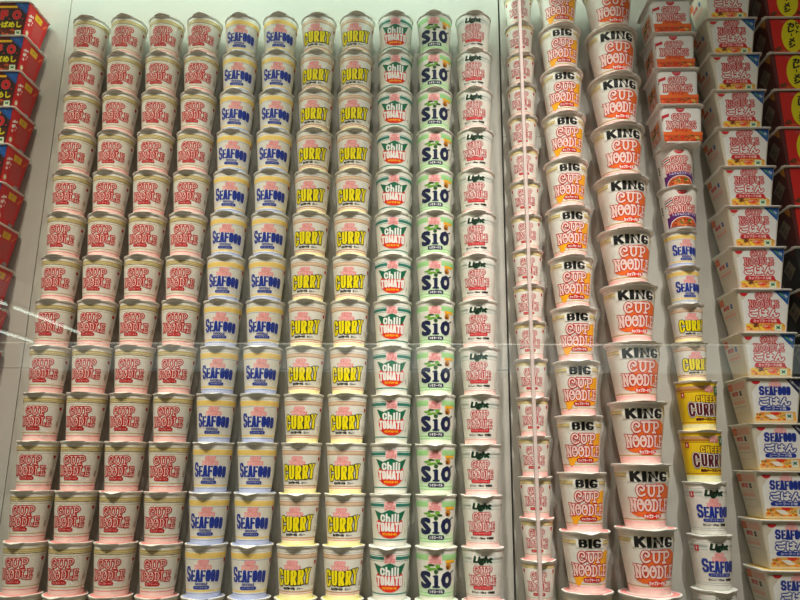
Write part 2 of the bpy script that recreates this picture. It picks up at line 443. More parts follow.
def d_mini(A):
    logo(A, 0, 29, 66, 50, M('white'), M('red'), 1.3, 1, thin=.7)
    A.pill(-18, 83, 18, 90.5, M('red'), 1); A.text('カップヌードル', 0, 86.8, 28, 4.4, M('pinkfill'), 2)
    for s_ in (-1, 1): A.poly([(s_ * 45 - 4, 24), (s_ * 45 + 4, 24), (s_ * 45 + 4, 31), (s_ * 45, 35), (s_ * 45 - 4, 31)], M('red'), 1)
def d_big(A):
    A.rect(-26, 13, 24, 30, M('paper'), 1)
    block(A, 'BIG', -22, 13.5, 21, 29.5, 'black', 3.3, 3, .2, widths=[1, .5, 1.05], gap=.03, ax=1.75)
    for i in list(range(-22, -12)) + list(range(12, 22)): A.rect(i * 2.1, 17, i * 2.1 + .9, 22, M('gold'), .5)
    rnd = random.Random(5)
    A.poly([(2, 62), (10, 48), (16, 44), (24, 38), (34, 34), (40, 36), (40, 88), (24, 92), (6, 86), (-18, 90), (-26, 100), (-34, 98), (-38, 84), (-20, 80)], M('sun'), 1)
    logo(A, 0, 36, 78, 46, M('pinkfill'), M('red'), 1.0, 2, thin=1.05)
    A.pill(-17, 84, 22, 93, M('red'), 3); A.text('カップヌードル', 2, 88.5, 32, 5.2, M('white'), 4, .2)
def d_king(A):
    A.rect(-36, 13, 36, 32, M('paper'), 1)
    block(A, 'KING', -32, 13.5, 32, 31, 'black', 3.6, 3, .2, widths=[1.1, .5, 1.1, 1.05], gap=.03, ax=1.7)
    for i in list(range(-24, -17)) + list(range(17, 24)): A.rect(i * 2.1, 17, i * 2.1 + .9, 22, M('gold'), .5)
    A.poly([(-4, 40), (8, 34), (26, 34), (40, 42), (40, 62), (34, 84), (8, 88), (-2, 92), (-24, 92), (-36, 87), (-14, 82), (-8, 74), (-16, 64), (-10, 56), (-14, 44)], M('orange'), 1)
    logo(A, 1, 36, 76, 47, M('pinkfill'), M('red'), .75, 2, thin=1.25)
    A.blob(2, 91, 18, 5.5, M('tomred'), 4, random.Random(2), 20, .08); A.text('カップヌードル', 2, 91, 30, 6.5, M('white'), 5, .4)
def d_tomyum(A):
    A.ell(2, 14, 11, 11, M('crimson'), 1, 0, 180, 14); A.text('NISSIN', 2, 17.5, 15, 2.6, M('pinkfill'), 2)
    logo(A, 2, 30, 68, 42, M('pinkfill'), M('red'), 1.25, 4, s=True, thin=.8)
    for q, m in enumerate(('crimson', 'white', 'black', 'white', 'crimson')):
        A.poly([(-40, 36 + 3 * q), (-21, 29 + 3 * q), (-21, 32 + 3 * q), (-40, 39 + 3 * q)], M(m), 2)
    A.rect(-42, 38, -40.6, 56, M('brown'), 2)
    A.rect(-32, 72, 42, 81, M('purple'), 1); A.text('トムヤムクンヌードル', 6, 76, 60, 6.5, M('paleblue'), 5, .3)
    A.rect(-40, 81, 46, 108, M('purple'), 1)
    A.ell(4, 107, 38, 25, M('white'), 2, 180, 360, 24); A.ell(4, 107, 36, 23, M('soupred'), 3, 180, 360, 24)
    r = random.Random(8)
    for q in range(46):
        a = r.uniform(PI, 2 * PI); d = r.uniform(0, .85)
        A.blob(4 + 34 * d * cos(a), 106 + 21 * d * sin(a), r.uniform(2, 5), r.uniform(1.5, 3), M(r.choice(['shrimp', 'rice', 'foodbrown', 'tomred', 'shrimp', 'herb'])), 4 + q * .01, r)
    for q in range(3): A.blob(-55, 50 + q * 8, 4, 4, M('herb'), 2, r)
def d_cheese(A):
    for i in range(-26, 2): A.rect(i * 2.1, 19, i * 2.1 + .9, 24, M('curryband'), .5)
    A.poly([(2, 12), (24, 12), (13, 30)], M('tanpale'), 1); logo(A, 13, 13, 20, 13, M('palepink'), M('crimson'), 1.2, 2)
    A.rect(27, 12, 52, 32, M('green'), 1); A.text('濃厚', 38, 22, 16, 12, M('limepale'), 2)
    for m, e, l in (('maroon', 1.6, 2), ('cheese', .1, 3)): block(A, 'CHEESE', -17, 35, 42, 50, m, 3.2, l, e)
    for m, e, l in (('black', 2.4, 4), ('white', 1.6, 5), ('maroon', .2, 6)):
        block(A, 'C', -36, 49, -18, 82, m, 5.6, l, e); block(A, 'URRY', -18, 52, 41, 79, m, 5.2, l, e)
    A.text('欧風チーズカレー味', 8, 87, 54, 5.4, M('maroon'), 2, .6)
    A.rect(-50, 27, -40, 38, M('crimson'), 1); A.text('1', -45, 32.5, 2, 6, M('white'), 2, .4)
def d_lightsea(A):
    A.rect(-22, 15, 24, 33, M('paper'), 1)
    A.text('Light', 1, 25, 38, 16, M('green'), 2, 1.3, shear=.2, warp=lambda x, t: (x + 1, t + .8)); A.text('Light', 1, 25, 38, 16, M('inkgreen'), 3, 1.1, shear=.2)
    logo(A, 0, 36, 30, 17, M('palepink'), M('pink'), 1.3, 1)
    block(A, 'S', -39, 47, -22, 76, 'blue', 5, 3, .3); block(A, 'EAFOOD', -23, 52, 43, 75, 'blue', 3.9, 3, .3, gap=.05, ax=1.1)
    A.pill(-26, 77, 26, 84, M('blue'), 1); A.text('シーフードヌードル', 0, 80.5, 42, 4.4, M('white'), 2)
    A.text('おいしい・197kcal・食物繊維', 1, 90, 56, 5, M('black'), 1, .25)
    A.rect(-50, 21, -40, 33, M('crimson'), 1); A.text('1', -45, 27, 2, 6, M('white'), 2, .4)

B_orig = [(13, 16.5, 'gold'), (16.5, 22.5, 'goldpale'), (22.5, 24, 'brown'), (28, 29, 'gold'), (92.5, 94.5, 'gold'), (99, 101, 'pink'), (101, 111.6, 'bouncepink')]  # lowest band paints in pink light bounced off the lid below
B_sea = [(13, 14.2, 'grayline'), (17, 29, 'yellowpale'), (14.2, 17, 'paper'), (31, 31.8, 'sky'), (95, 98.5, 'yellowpale'), (102, 103, 'sky'), (103, 111.6, 'paleblue')]
B_cur = [(13, 14.5, 'grayline'), (17, 19, 'tan'), (19, 25, 'tanpale'), (25, 27, 'tan'), (94, 97, 'tan'), (99.5, 101, 'pink'), (101, 111.6, 'cream')]
B_chi = [(13, 14, 'grayline'), (17, 18.5, 'teal'), (20, 27, 'teal'), (29, 30, 'teal'), (96, 99, 'teal'), (101, 102, 'grayline')]
B_sio = [(12, 13, 'grayline'), (14, 26, 'lime'), (26, 28, 'limepale'), (80, 93, 'limepale'), (93, 96, 'lime'), (96, 99, 'limepale'), (99, 102, 'lime')]
B_lig = [(14, 15, 'grayline'), (17, 23, 'palegray'), (23, 24, 'grayline'), (25, 30, 'palegray'), (30, 31, 'grayline'), (97, 98.2, 'grayline'), (101, 102.2, 'pink'), (103, 111.6, 'bouncepink')]
B_lsea = B_lig[:-2] + [(101, 102.2, 'grayline')]
B_big = [(12, 13, 'goldpale'), (16, 17, 'gold'), (17, 22, 'goldpale'), (22, 23, 'gold'), (27, 28, 'goldpale'), (96, 98, 'gold'), (100, 103, 'palepink'), (103, 111.6, 'bouncepink')]
B_mini = [(11, 13, 'gold'), (13, 19, 'goldpale'), (19, 20.5, 'gold'), (96, 97.5, 'gold'), (100, 103, 'palepink'), (103, 111.6, 'bouncepink')]
B_tom = [(108, 110, 'white')]
B_che = [(13, 19, 'tan'), (19, 24, 'curryband'), (24, 26, 'cheese'), (26, 27, 'maroon'), (93, 95, 'curryband'), (98, 111.6, 'cream')]
std = dict(R=.048, H=.1114)
CUPS = {k: make_cup(v) for k, v in {
 'original': dict(std, bands=B_orig, art=d_original, az=8.5, lid='lidpink'),
 'seafood': dict(std, bands=B_sea, art=d_seafood, az=9, lid='lidblue'),
 'curry': dict(std, bands=B_cur, art=d_curry, az=-1, lid='lidyellow'),
 'chili': dict(std, bands=B_chi, art=d_chili, az=1, lid='palegray'),
 'sio': dict(std, bands=B_sio, art=d_sio, az=0, lid='limepale'),
 'light': dict(std, bands=B_lig, art=d_light, az=-6, lid='palepink'),
 'mini': dict(R=.0397, H=.0894, taper=(.9, .72), bands=B_mini, art=d_mini, az=-9, lid='lidpink'),
 'big': dict(R=.0557, H=.1251, taper=(.90, .69), bands=B_big, art=d_big, az=0, lid='lidpink'),
 'king': dict(R=.0665, H=.1357, taper=(.885, .645), bands=B_big, art=d_king, az=2, lid='lidpink'),
 'tomyum': dict(R=.0483, H=.107, taper=(.91, .76), bands=B_tom, art=d_tomyum, az=-7, lid='palegray'),
 'seamini': dict(R=.0412, H=.0918, taper=(.9, .74), bands=B_sea, art=d_seafood, az=3, lid='lidblue'),
 'curmini': dict(R=.0412, H=.0918, taper=(.9, .74), bands=B_cur, art=d_curry, az=3, lid='lidyellow'),
 'cheese': dict(R=.0478, H=.1127, taper=(.93, .75), bands=B_che, art=d_cheese, az=0, lid='cheese', body='cheese'),
 'lightsea': dict(R=.0478, H=.1127, taper=(.93, .76), bands=B_lsea, art=d_lightsea, az=3, lid='palegray')}.items()}

ORD = ['top', 'second', 'third', 'fourth', 'fifth', 'sixth', 'seventh', 'eighth', 'ninth', 'tenth', 'eleventh', 'twelfth', 'thirteenth', 'fourteenth', 'fifteenth', 'sixteenth', 'seventeenth', 'eighteenth']
def nth(i, n):
    if i == 0: return 'topmost cup'
    return ORD[i] + ' cup down'
# eleven stacks of regular cups
STK = ['original'] * 4 + ['seafood'] * 2 + ['curry'] * 2 + ['chili', 'sio', 'light']
WHO = ['white red-lettered cup', 'white red-lettered cup', 'white red-lettered cup', 'white red-lettered cup',
       'blue SEAFOOD cup', 'blue SEAFOOD cup', 'yellow-lettered CURRY cup', 'yellow-lettered CURRY cup',
       'cup with red Chili TOMATO disc', 'pale green cup with navy SiO lettering', 'Light cup']
WHERE = ['leftmost cup stack', 'second stack from the left', 'third stack from the left', 'fourth stack from the left',
         'left SEAFOOD stack', 'right SEAFOOD stack', 'left CURRY stack', 'right CURRY stack', 'Chili TOMATO stack', 'SiO stack', 'red-lettered Light stack left of the wall joint']
for c in range(11):
    for r in range(14):
        if c in (0, 1, 2, 3) and r == 13 and False: continue
        place_cup(STK[c], -.9056 + c * .10421, 1.16479 - r * .11161, '%s, %s in the %s' % (WHO[c], nth(r, 14), WHERE[c]),
                  'cups in the ' + WHERE[c], var=random.choice([0, 0, 2, 3]) if r < 8 else random.choice([0, 1, 2, 3]))
def column(kind, X, z0, dz, idx, who, where, first=0, cat='noodle cup'):
    for n, i in enumerate(idx):
        place_cup(kind, X, z0 - i * dz, '%s, %s, %s' % (who, nth(n + first, 0), where), 'cups in the ' + where, cat)
column('mini', .2606, 1.1432, .0896, range(-1, 16), 'small cup with red lettering', 'small-cup stack behind the glass seam')
column('big', .3635, 1.1164, .1253, range(-1, 12), 'BIG cup with orange splash', 'BIG stack')
column('king', .4953, 1.0956, .1359, range(-1, 11), 'large KING cup with orange splash', 'KING stack')
MX = 'mixed stack right of KING'
place_cup('tomyum', .6385, .7805, 'purple banded cup with soup picture, upper one beside KING', 'purple banded cups')
place_cup('tomyum', .6385, .6735, 'purple banded cup with soup picture, lower one beside KING', 'purple banded cups')
place_cup('seamini', .637, .5646, 'small blue SEAFOOD cup, upper of two, right of the KING stack', 'small SEAFOOD cups')
place_cup('seamini', .637, .4726, 'small blue SEAFOOD cup, lower of two, right of the KING stack', 'small SEAFOOD cups')
place_cup('curmini', .637, .3806, 'small yellow CURRY cup, upper of two, right of the KING stack', 'small CURRY cups')
place_cup('curmini', .637, .2886, 'small yellow CURRY cup, lower of two, right of the KING stack', 'small CURRY cups')
place_cup('cheese', .641, .1960, 'all yellow CHEESE CURRY cup, upper of two', 'CHEESE CURRY cups')
place_cup('cheese', .641, .0833, 'all yellow CHEESE CURRY cup, lower of two', 'CHEESE CURRY cups')
for i, w in enumerate(('topmost', 'middle', 'lowest')):
    place_cup('lightsea', .641, -.0294 - i * .1128, 'Light SEAFOOD cup with grey bands, %s of three under the yellow cups' % w, 'Light SEAFOOD cups')

# ------------------------------------------------------------------ square tubs
def rrect(a, b, r, z, n=5):
    pts = []
    for sx, sy, a0 in ((1, 1, 0), (-1, 1, 90), (-1, -1, 180), (1, -1, 270)):
        for i in range(n + 1):
            t = math.radians(a0 + 90 * i / n)
            pts.append((sx * (a - r) + r * cos(t), sy * (b - r) + r * sin(t), z))
    return pts
def loft(bm, loops, mis, cap0=True, cap1=True):
    prev = None; first = None
    for L, mi in zip(loops, mis):
        cur = [bm.verts.new(p) for p in L]
        if prev:
            for i in range(len(cur)):
                j = (i + 1) % len(cur); f = bm.faces.new([prev[i], prev[j], cur[j], cur[i]]); f.material_index = mi
        else: first = cur
        prev = cur
    if cap0: bm.faces.new(first[::-1]).material_index = mis[0]
    if cap1: bm.faces.new(prev).material_index = mis[-1]
def make_tub(W, D, H, kt, kb, base, front, left, right, lidcol, lidtop, rc=.006):
    """W, D half sizes of the lid; root at base centre"""
    slots = [M(base)]
    def hs(t): u = t / H; return (W * (kt + (kb - kt) * u), D * (kt + (kb - kt) * u))
    bm = bmesh.new()
    loops = []
    for u in (1, .98, .5, .04):
        a, b = hs(u * H); q = .002 if u == 1 else 0
        loops.append(rrect(a - q, b - q, rc * (1 - .3 * u), H * (1 - u)))
    loft(bm, loops, [0] * 4)
    for fn, side in ((front, 'f'), (left, 'l'), (right, 'r')):
        if not fn: continue
        A = Art(); fn(A)
        def mapping(x, t, lift, side=side):
            tt = t * .001; a, b = hs(tt); z = H - tt
            if side == 'f': return Vector((x * .001, -b - lift, z))
            if side == 'l': return Vector((-a - lift, -x * .001, z))
            return Vector((a + lift, x * .001, z))
        n0 = len(bm.faces)
        art_to_bm(bm, A, mapping, slots, cut=0)
        bm.faces.ensure_lookup_table()
    root = bpy.data.objects.new('food_tub', None); COL.objects.link(root); root.empty_display_size = .02
    body = new_obj('tub_body', bm, slots, root, smooth=35)
    bm = bmesh.new()
    r = rc + .004
    loft(bm, [rrect(W * (kt + .01), D * (kt + .01), r * .8, H - .0042), rrect(W - .002, D - .002, r, H - .0034), rrect(W, D, r, H - .0026), rrect(W, D, r, H - .0009), rrect(W - .001, D - .001, r, H - .0003)], [0] * 5)
    loft(bm, [rrect(W * .9, D * .9, r, H - .0006), rrect(W * .9, D * .9, r, H - .0001)], [1, 1])
    # the turned-up opening corner
    c = Vector((-W + .006, -D + .004, 0))
    q = [(-.009, .004, -.0004), (-.004, -.005, 0), (.008, -.0045, -.0006), (.006, .004, -.0008)]
    up = [bm.verts.new(c + Vector((x, y, H + z - .0004))) for x, y, z in q]; dn = [bm.verts.new(c + Vector((x, y, H + z - .0013))) for x, y, z in q]
    bm.faces.new(up); bm.faces.new(dn[::-1])
    for i in range(4): j = (i + 1) % 4; bm.faces.new([up[i], dn[i], dn[j], up[j]])
    bmesh.ops.recalc_face_normals(bm, faces=bm.faces[:])
    lid = new_obj('lid', bm, [M(lidcol), M(lidtop)], root, smooth=35)
    return {'root': root, 'body': body, 'lid': lid, 'H': H, 'D': D, 'used': False}
def place_tub(T, X, ztop, label, group, cat='food tub', gap=.004):
    if not T['used']: root = T['root']; T['used'] = True
    else:
        root = T['root'].copy(); COL.objects.link(root)
        for k in ('body', 'lid'):
            c = T[k].copy(); COL.objects.link(c); c.parent = root
    root.location = (X, -T['D'] - gap, ztop - T['H']); root.rotation_euler = (0, 0, math.radians(random.uniform(-.4, .4)))
    root['label'] = label; root['category'] = cat; root['group'] = group
    return root
def food(A, x0, t0, x1, t1, cols, seed, n=40, lv=1, size=4):
    r = random.Random(seed)
    for q in range(n):
        s_ = r.uniform(.5, 1) * size
        x = r.uniform(x0 + s_, x1 - s_); t = r.uniform(t0 + s_ * .7, t1 - s_ * .7)
        A.blob(x, t, s_, s_ * r.uniform(.5, .8), M(r.choice(cols)), lv + q * .02, r)
def f_gohan(A):
    A.poly([(-54, 6), (57, 6), (46, 97), (-45, 97)], M('white'), 0)
    A.poly([(-60, 5), (-28, 5), (-48, 26), (-58, 26)], M('tubbeige'), .3)
    A.ell(-46, 10, 9, 8, M('crimson'), 1, 0, 180, 12)
    A.poly([(24, 4), (60, 4), (54.5, 38)], M('tubblue'), 1)
    A.text('お湯かけて', 45, 17, 24, 4, M('leaf'), 2, .2, rot=.8); A.text('5分', 51, 17, 8, 5, M('white'), 2, .2, rot=.8)
    swash(A, 'CUP', -20, 9, 20, 24, M('palepink'), M('red'), 1.3, 1.95, 1)
    swash(A, 'NOODLE', -35, 28, 35, 43, M('palepink'), M('red'), 1.3, 1.95, 1, 1)
    A.text('ごはん', -1, 56, 66, 18, M('crimson'), 2.6, 3.4, n=12); A.text('ごはん', -1, 56, 66, 18, M('white'), 4, 1.1)
    A.poly([(-32, 69), (32, 69), (38, 82), (28, 80), (-28, 80), (-36, 78)], M('crimson'), 3); A.text('カップヌードル味', 0, 74.5, 52, 7, M('palepink'), 4.5, .4)
    A.poly([(-45, 84), (-36, 80), (40, 80), (46, 84), (44.5, 97), (-44, 97)], M('rice'), 1)
    food(A, -44, 80, 44, 97, ['rice', 'nut', 'foodbrown', 'shrimp', 'egg', 'soupred', 'tan'], 4, 60, 1.5, 4.5)
    A.ell(4, 88, 10, 6.5, M('shrimp'), 3.2); A.ell(6, 89, 5, 2.6, M('tomred'), 3.5); A.ell(1, 86.5, 6, 2, M('sidepink'), 3.6)
    A.poly([(-34, 79), (-14, 80), (-18, 86)], M('foodbrown'), 3.2)
    A.rect(21, 83, 37, 97, M('limepale'), 3.3); A.poly([(24, 85), (29, 88), (34, 85), (32, 90), (34, 94), (29, 92), (24, 94), (26, 90)], M('green'), 3.6)
def l_gohan(A):   # x runs back (-) to front (+) as seen
    A.rect(-44, 9, -22, 25, M('sideorange'), 1); A.text('お湯', -33, 17, 14, 10, M('rice'), 2)
    A.text('調理', -16, 33, 30, 10, M('crimson'), 1, .4); A.text('は', 12, 33, 9, 10, M('tubblue'), 1, 1.2)
    A.rect(-34, 44, 22, 46, M('sidepink'), 1); A.rect(-34, 49, 24, 57, M('sidepink'), 1)
    A.rect(-32, 60, 20, 61.2, M('silver'), 1); A.rect(-32, 66, 20, 67.2, M('sidepink'), 1)
def l_gohansea(A):
    A.rect(-44, 9, -22, 25, M('sideorange'), 1); A.text('お湯', -33, 17, 14, 10, M('rice'), 2)
    A.rect(-20, 9, 40, 24, M('sidepink'), 1)
    A.text('調理', -16, 33, 30, 10, M('crimson'), 1, .4); A.text('は', 12, 33, 9, 10, M('black'), 1, 1.2)
    A.rect(-34, 44, 22, 46, M('sidepink'), 1); A.rect(-34, 49, 24, 57, M('sidepink'), 1)
    A.rect(-32, 63, 20, 64.2, M('silver'), 1); A.rect(-30, 78, 16, 79, M('sidepink'), 1)
def f_gohansea(A):
    A.poly([(-60, 5), (60, 5), (57, 24), (-58, 24)], M('tubbeige'), 0)
    A.poly([(-34, 14), (40, 14), (52, 34), (46, 97), (-45, 97), (-50, 34)], M('white'), .4)
    A.ell(-40, 9, 10, 8, M('crimson'), 1, 0, 180, 12)
    A.poly([(26, 4), (60, 4), (54.5, 38)], M('navy'), 1); A.text('お湯かけて5分', 46, 17, 28, 4.4, M('white'), 2, .1, rot=.8)
    logo(A, 2, 6, 26, 16, M('palepink'), M('pink'), 1.2, 1)
    block(A, 'S', -35, 20, -21, 41, 'blue', 4.6, 3, .3); block(A, 'EAFOOD', -21, 21, 36, 41, 'blue', 3.8, 3, .3, gap=.05, ax=1.1)
    A.text('ごはん', 0, 54, 66, 17, M('blue'), 2.6, 3.6, n=12); A.text('ごはん', 0, 54, 66, 17, M('white'), 4, 1.1)
    A.pill(-34, 66, 34, 75, M('blue'), 3); A.text('シーフード味', 0, 70.5, 48, 6, M('paleblue'), 4.4, .3)
    A.poly([(-46, 90), (-34, 78), (44, 77), (46, 97), (-45, 97)], M('yellow' if False else 'rice'), 1)
    food(A, -44, 78, 42, 97, ['rice', 'nut', 'shrimp', 'egg', 'soupred', 'herb', 'tan'], 9, 56, 1.5, 4.5)
    A.poly([(-12, 78), (10, 78), (6, 85), (-6, 84)], M('tomred'), 3.2); A.poly([(-24, 84), (-6, 83), (6, 92), (-10, 93)], M('white'), 3.2)
    A.rect(22, 80, 38, 96, M('palegray'), 3.3); A.poly([(25, 82), (30, 85), (35, 82), (33, 87), (35, 91), (30, 89), (25, 91), (27, 87)], M('green'), 3.6)
def meal(base, dark):
    def f(A):
        A.poly([(-52, 7), (57, 7), (47, 97), (-44, 97)], M(base), 0)
        A.ell(-18, 13, 8, 2.6, M('textrose'), 1)
        food(A, -44, 76, 46, 97, ['foodbrown', 'mealdark', 'soupred', 'foodbrown'], 21, 30, 1, 6)
        A.ell(2, 51, 27, 44, M('oval'), 2.4, n=36)
        for k, ch in enumerate('カレ|メシ'):
            if ch == '|': A.rect(-1.5, 44, 1.5, 52, M('black'), 3.5)
            else: A.text(ch, 0, 22 + k * 13.4, 15, 11.5, M('black'), 3.5, 1.4)
        for k, ch in enumerate('トマト'): A.text(ch, 16, 18 + k * 11, 8, 9, M('black'), 3.5, .8)
    def l(A):
        A.poly([(20, 5), (46, 5), (40, 26)], M('nut') if base == 'mealred' else M('mealdark'), .8)
        A.poly([(-22, 40), (12, 22), (30, 48), (-4, 70)], M('boxgray'), 1)
        A.text('カレー', 4, 38, 24, 8, M('black'), 2, .5, rot=-.5); A.text('メシ', 6, 52, 18, 8, M('black'), 2, .5, rot=-.5)
    return f, l
def f_square(A):
    A.ell(-3, 10, 11, 11, M('crimson'), 1, 0, 180, 14); A.text('NISSIN', -3, 13.5, 15, 2.6, M('pinkfill'), 2)
    logo(A, -2, 24, 72, 40, M('pinkfill'), M('red'), 1.3, 2, s=True, thin=.75)
    A.poly([(-49, 27), (-31, 20), (-31, 32), (-49, 38)], M('crimson'), 1); A.poly([(-49, 27), (-31, 20), (-31, 23.5), (-49, 30.5)], M('white'), 1.5); A.rect(-49.6, 27, -48.2, 46, M('brown'), 1)
    A.poly([(-24, 63), (20, 63), (26, 74), (-28, 74)], M('orange'), 1); A.text('ヌードル', -3, 69, 30, 6, M('crimson'), 2, .5)
    A.poly([(-48.5, 72), (48.5, 72), (47.6, 80), (-47.6, 80)], M('orange'), .6)
    A.poly([(-47.6, 80), (47.6, 80), (45.8, 97), (-45.8, 97)], M('soupred'), .6)
    food(A, -46, 80, 46, 97, ['soupred', 'orange', 'foodbrown', 'rice', 'tomred', 'herb'], 12, 46, 1, 5)
def l_square(A):
    A.poly([(-36, 34), (28, 30), (26, 84), (-34, 84)], M('sidepink'), .6)
    food(A, -34, 34, 26, 62, ['herb', 'rice', 'orange', 'foodbrown'], 3, 30, 1, 7); food(A, -30, 58, 20, 80, ['palepink', 'orange'], 5, 10, 1, 6)
def r_square(A):
    A.rect(-30, 20, 20, 60, M('sidepink'), .6)
def f_ufo(A):
    A.poly([(-61, 5), (61, 5), (48.5, 99), (-48.5, 99)], M('mealdark'), 0)
    A.poly([(-60, 13), (30, 13), (30, 19), (-60, 19)], M('tagyellow'), 1)
    A.poly([(20, 4), (61, 4), (57, 38)], M('tubblue'), 2); A.text('お湯かけて5分', 47, 17, 30, 4.4, M('sky'), 3, .1, rot=.8)
    A.poly([(-58, 24), (48, 24), (52, 58), (-54, 58)], M('charcoal'), .6)
    for m, b, l in (('textrose', 3.4, 1.4), ('boxred', 1.8, 2.6)):
        A.text('U', -38, 39, 15, 22, M(m), l, b); A.text('F', -4, 39, 15, 22, M(m), l, b); A.text('O', 30, 39, 19, 22, M(m), l, b)
        for x in (-22, 10, 46): A.ell(x, 50, 2.2, 2.2, M(m), l)
    A.text('焼そばめし', -2, 66, 92, 17, M('black'), 3, 3.0); A.text('焼そばめし', -2, 66, 92, 17, M('oval'), 4.4, 1.1)
    food(A, -48, 78, 40, 99, ['foodbrown', 'soupred', 'mealdark', 'foodbrown'], 31, 40, 1, 6)
    A.rect(28, 82, 44, 98, M('limepale'), 3); A.poly([(31, 84), (36, 87), (41, 84), (39, 89), (41, 93), (36, 91), (31, 93), (33, 89)], M('green'), 3.6)
def r_ufo(A):   # x runs front (-) to back (+)
    A.poly([(-48, 5), (48, 5), (38, 99), (-38, 99)], M('boxred'), 0)
    A.poly([(-14, 13), (20, 13), (18, 30), (-13, 30)], M('tagyellow'), 1); A.text('焼', 2, 21, 10, 9, M('nut'), 2)
    A.poly([(26, 28), (42, 12), (42, 17), (30, 32)], M('orange'), 1)
    for x, t, r in ((-30, 32, 4), (-22, 30, 3.4), (-26, 42, 3.6), (-32, 46, 4.6), (-30, 58, 3.8), (-18, 44, 2.6), (-20, 52, 2), (-36, 36, 2.4)): A.blob(x, t, r, r, M('dotwhite'), 1, random.Random(int(x * 7 + t)))
    for k in range(10): A.rect(-10, 36 + k * 4.6, 30, 38.6 + k * 4.6, M('textrose'), 1)
    A.ell(-27, 82, 7, 8, M('sidepink'), 1); A.ell(-27, 82, 4, 5, M('cream'), 2)
    A.rect(16, 86, 34, 98, M('silver'), 1)
G = make_tub(.0683, .0558, .1025, .93, .715, 'tubbeige', f_gohan, l_gohan, None, 'lidwhite', 'palepink')
GS = make_tub(.0683, .0558, .1025, .93, .715, 'tubbeige', f_gohansea, l_gohansea, None, 'lidwhite', 'yellowpale')
fm, lm_ = meal('mealred', 'mealdark'); MR = make_tub(.0683, .0558, .1025, .93, .715, 'mealdark', fm, lm_, None, 'lidwhite', 'mealred')
fm, lm_ = meal('charcoal', 'charcoal'); MB = make_tub(.0683, .0558, .1025, .93, .715, 'charcoal', fm, lm_, None, 'lidwhite', 'charcoal')
SQ = make_tub(.0587, .0558, .1015, .90, .78, 'white', f_square, l_square, r_square, 'lidwhite', 'palepink', rc=.011)
UF = make_tub(.0683, .0540, .1037, .93, .72, 'boxred', f_ufo, None, r_ufo, 'lidwhite', 'boxred')
def down(n): return 'topmost' if n == 0 else ORD[n] + ' down'
for n, i in enumerate(range(-1, 9)):
    place_tub(G, .7927, 1.126 - i * .1027, 'white square rice tub, red lettering and blue corner, %s' % down(n), 'white rice tubs with red lettering')
for n, i in enumerate(range(9, 14)):
    place_tub(GS, .7927, 1.126 - i * .1027, 'square rice tub with blue SEAFOOD lettering, %s' % ('topmost' if n == 0 else ORD[n] + ' SEAFOOD tub down'), 'white rice tubs with blue lettering')
for n, i in enumerate(range(-1, 6)):
    place_tub(MR, .942, 1.126 - i * .1027, 'red square tub with yellow oval, %s at the right edge' % down(n), 'red tubs at the right edge')
for n, i in enumerate(range(6, 13)):
    place_tub(MB, .942, 1.126 - i * .1027, 'black square tub at the right edge, %s black tub under the red ones' % ('topmost' if n == 0 else ORD[n]), 'black tubs at the right edge')
for n in range(4):
    place_tub(SQ, .645, 1.187 - n * .1016, 'square white tub with orange stripe, %s of four beside KING' % ['topmost', 'second', 'third', 'lowest'][n], 'square white tubs above the purple cups')
for n, i in enumerate(range(0, 12)):
    place_tub(UF, -1.1163, 1.2043 - i * .1039, 'red square box with yellow tag and blue corner, %s at the left edge' % down(n), 'red boxes at the left edge')

# ------------------------------------------------------------------ the setting
def struct(o): o['kind'] = 'structure'; return o
def box_bm(bm, x0, x1, y0, y1, z0, z1, mi=0):
    v = [bm.verts.new((x, y, z)) for x in (x0, x1) for y in (y0, y1) for z in (z0, z1)]
    for f in ((0, 1, 3, 2), (4, 6, 7, 5), (0, 4, 5, 1), (2, 3, 7, 6), (0, 2, 6, 4), (1, 5, 7, 3)):
        bm.faces.new([v[i] for i in f]).material_index = mi
wallm = mat('wall_lacquer', (184, 182, 173), rough=.38, var=.015, scale=3, spec=.35)
jointm = mat('joint_shadow_gap', (70, 72, 66), rough=.8)
FL, CE = -1.5, 3.5
bm = bmesh.new()
box_bm(bm, -3.2, 3.2, .012, .06, FL, CE, 1)
xs = [(-3.2, -2.22), (-2.218, -1.0042), (-1.0022, .2105), (.2150, 1.43), (1.432, 3.2)]
for x0, x1 in xs:
    cuts = [FL, -.4, .852, CE] if x0 > .2 else [FL, -.39, .2295, CE]
    for a, b in zip(cuts, cuts[1:]):
        box_bm(bm, x0, x1, 0, .0125, a + (.0006 if a > FL else 0), b - (.0006 if b < CE else 0), 0)
struct(new_obj('wall_back', bm, [wallm, jointm], None, smooth=0))
def slab(name, x0, x1, y0, y1, z0, z1, m):
    bm = bmesh.new(); box_bm(bm, x0, x1, y0, y1, z0, z1); return struct(new_obj(name, bm, [m], None, smooth=0))
slab('floor', -8, 8, -12.2, .06, FL - .05, FL, mat('floor_vinyl', (205, 192, 170), rough=.35, var=.08, scale=4))
slab('ceiling', -8, 8, -12.2, .06, CE, CE + .05, mat('ceiling_paint', (150, 148, 140), rough=.9, var=.02, scale=5))
slab('wall_front', -8, 8, -12.25, -12.2, FL, CE, mat('front_wall_paint', (120, 116, 108), rough=.8, var=.03, scale=3))
slab('light_block_left', -3.3, -3.2, -1.6, .06, FL, CE, mat('light_block_paint', (150, 144, 132), rough=.8, var=.03, scale=3))  # added unseen part wall, keeps world light off the left edge
slab('light_block_right', 3.2, 3.3, -4.2, .06, FL, CE, mat('light_block_paint', (150, 144, 132), rough=.8, var=.03, scale=3))  # added unseen wall that cuts world light at the right edge
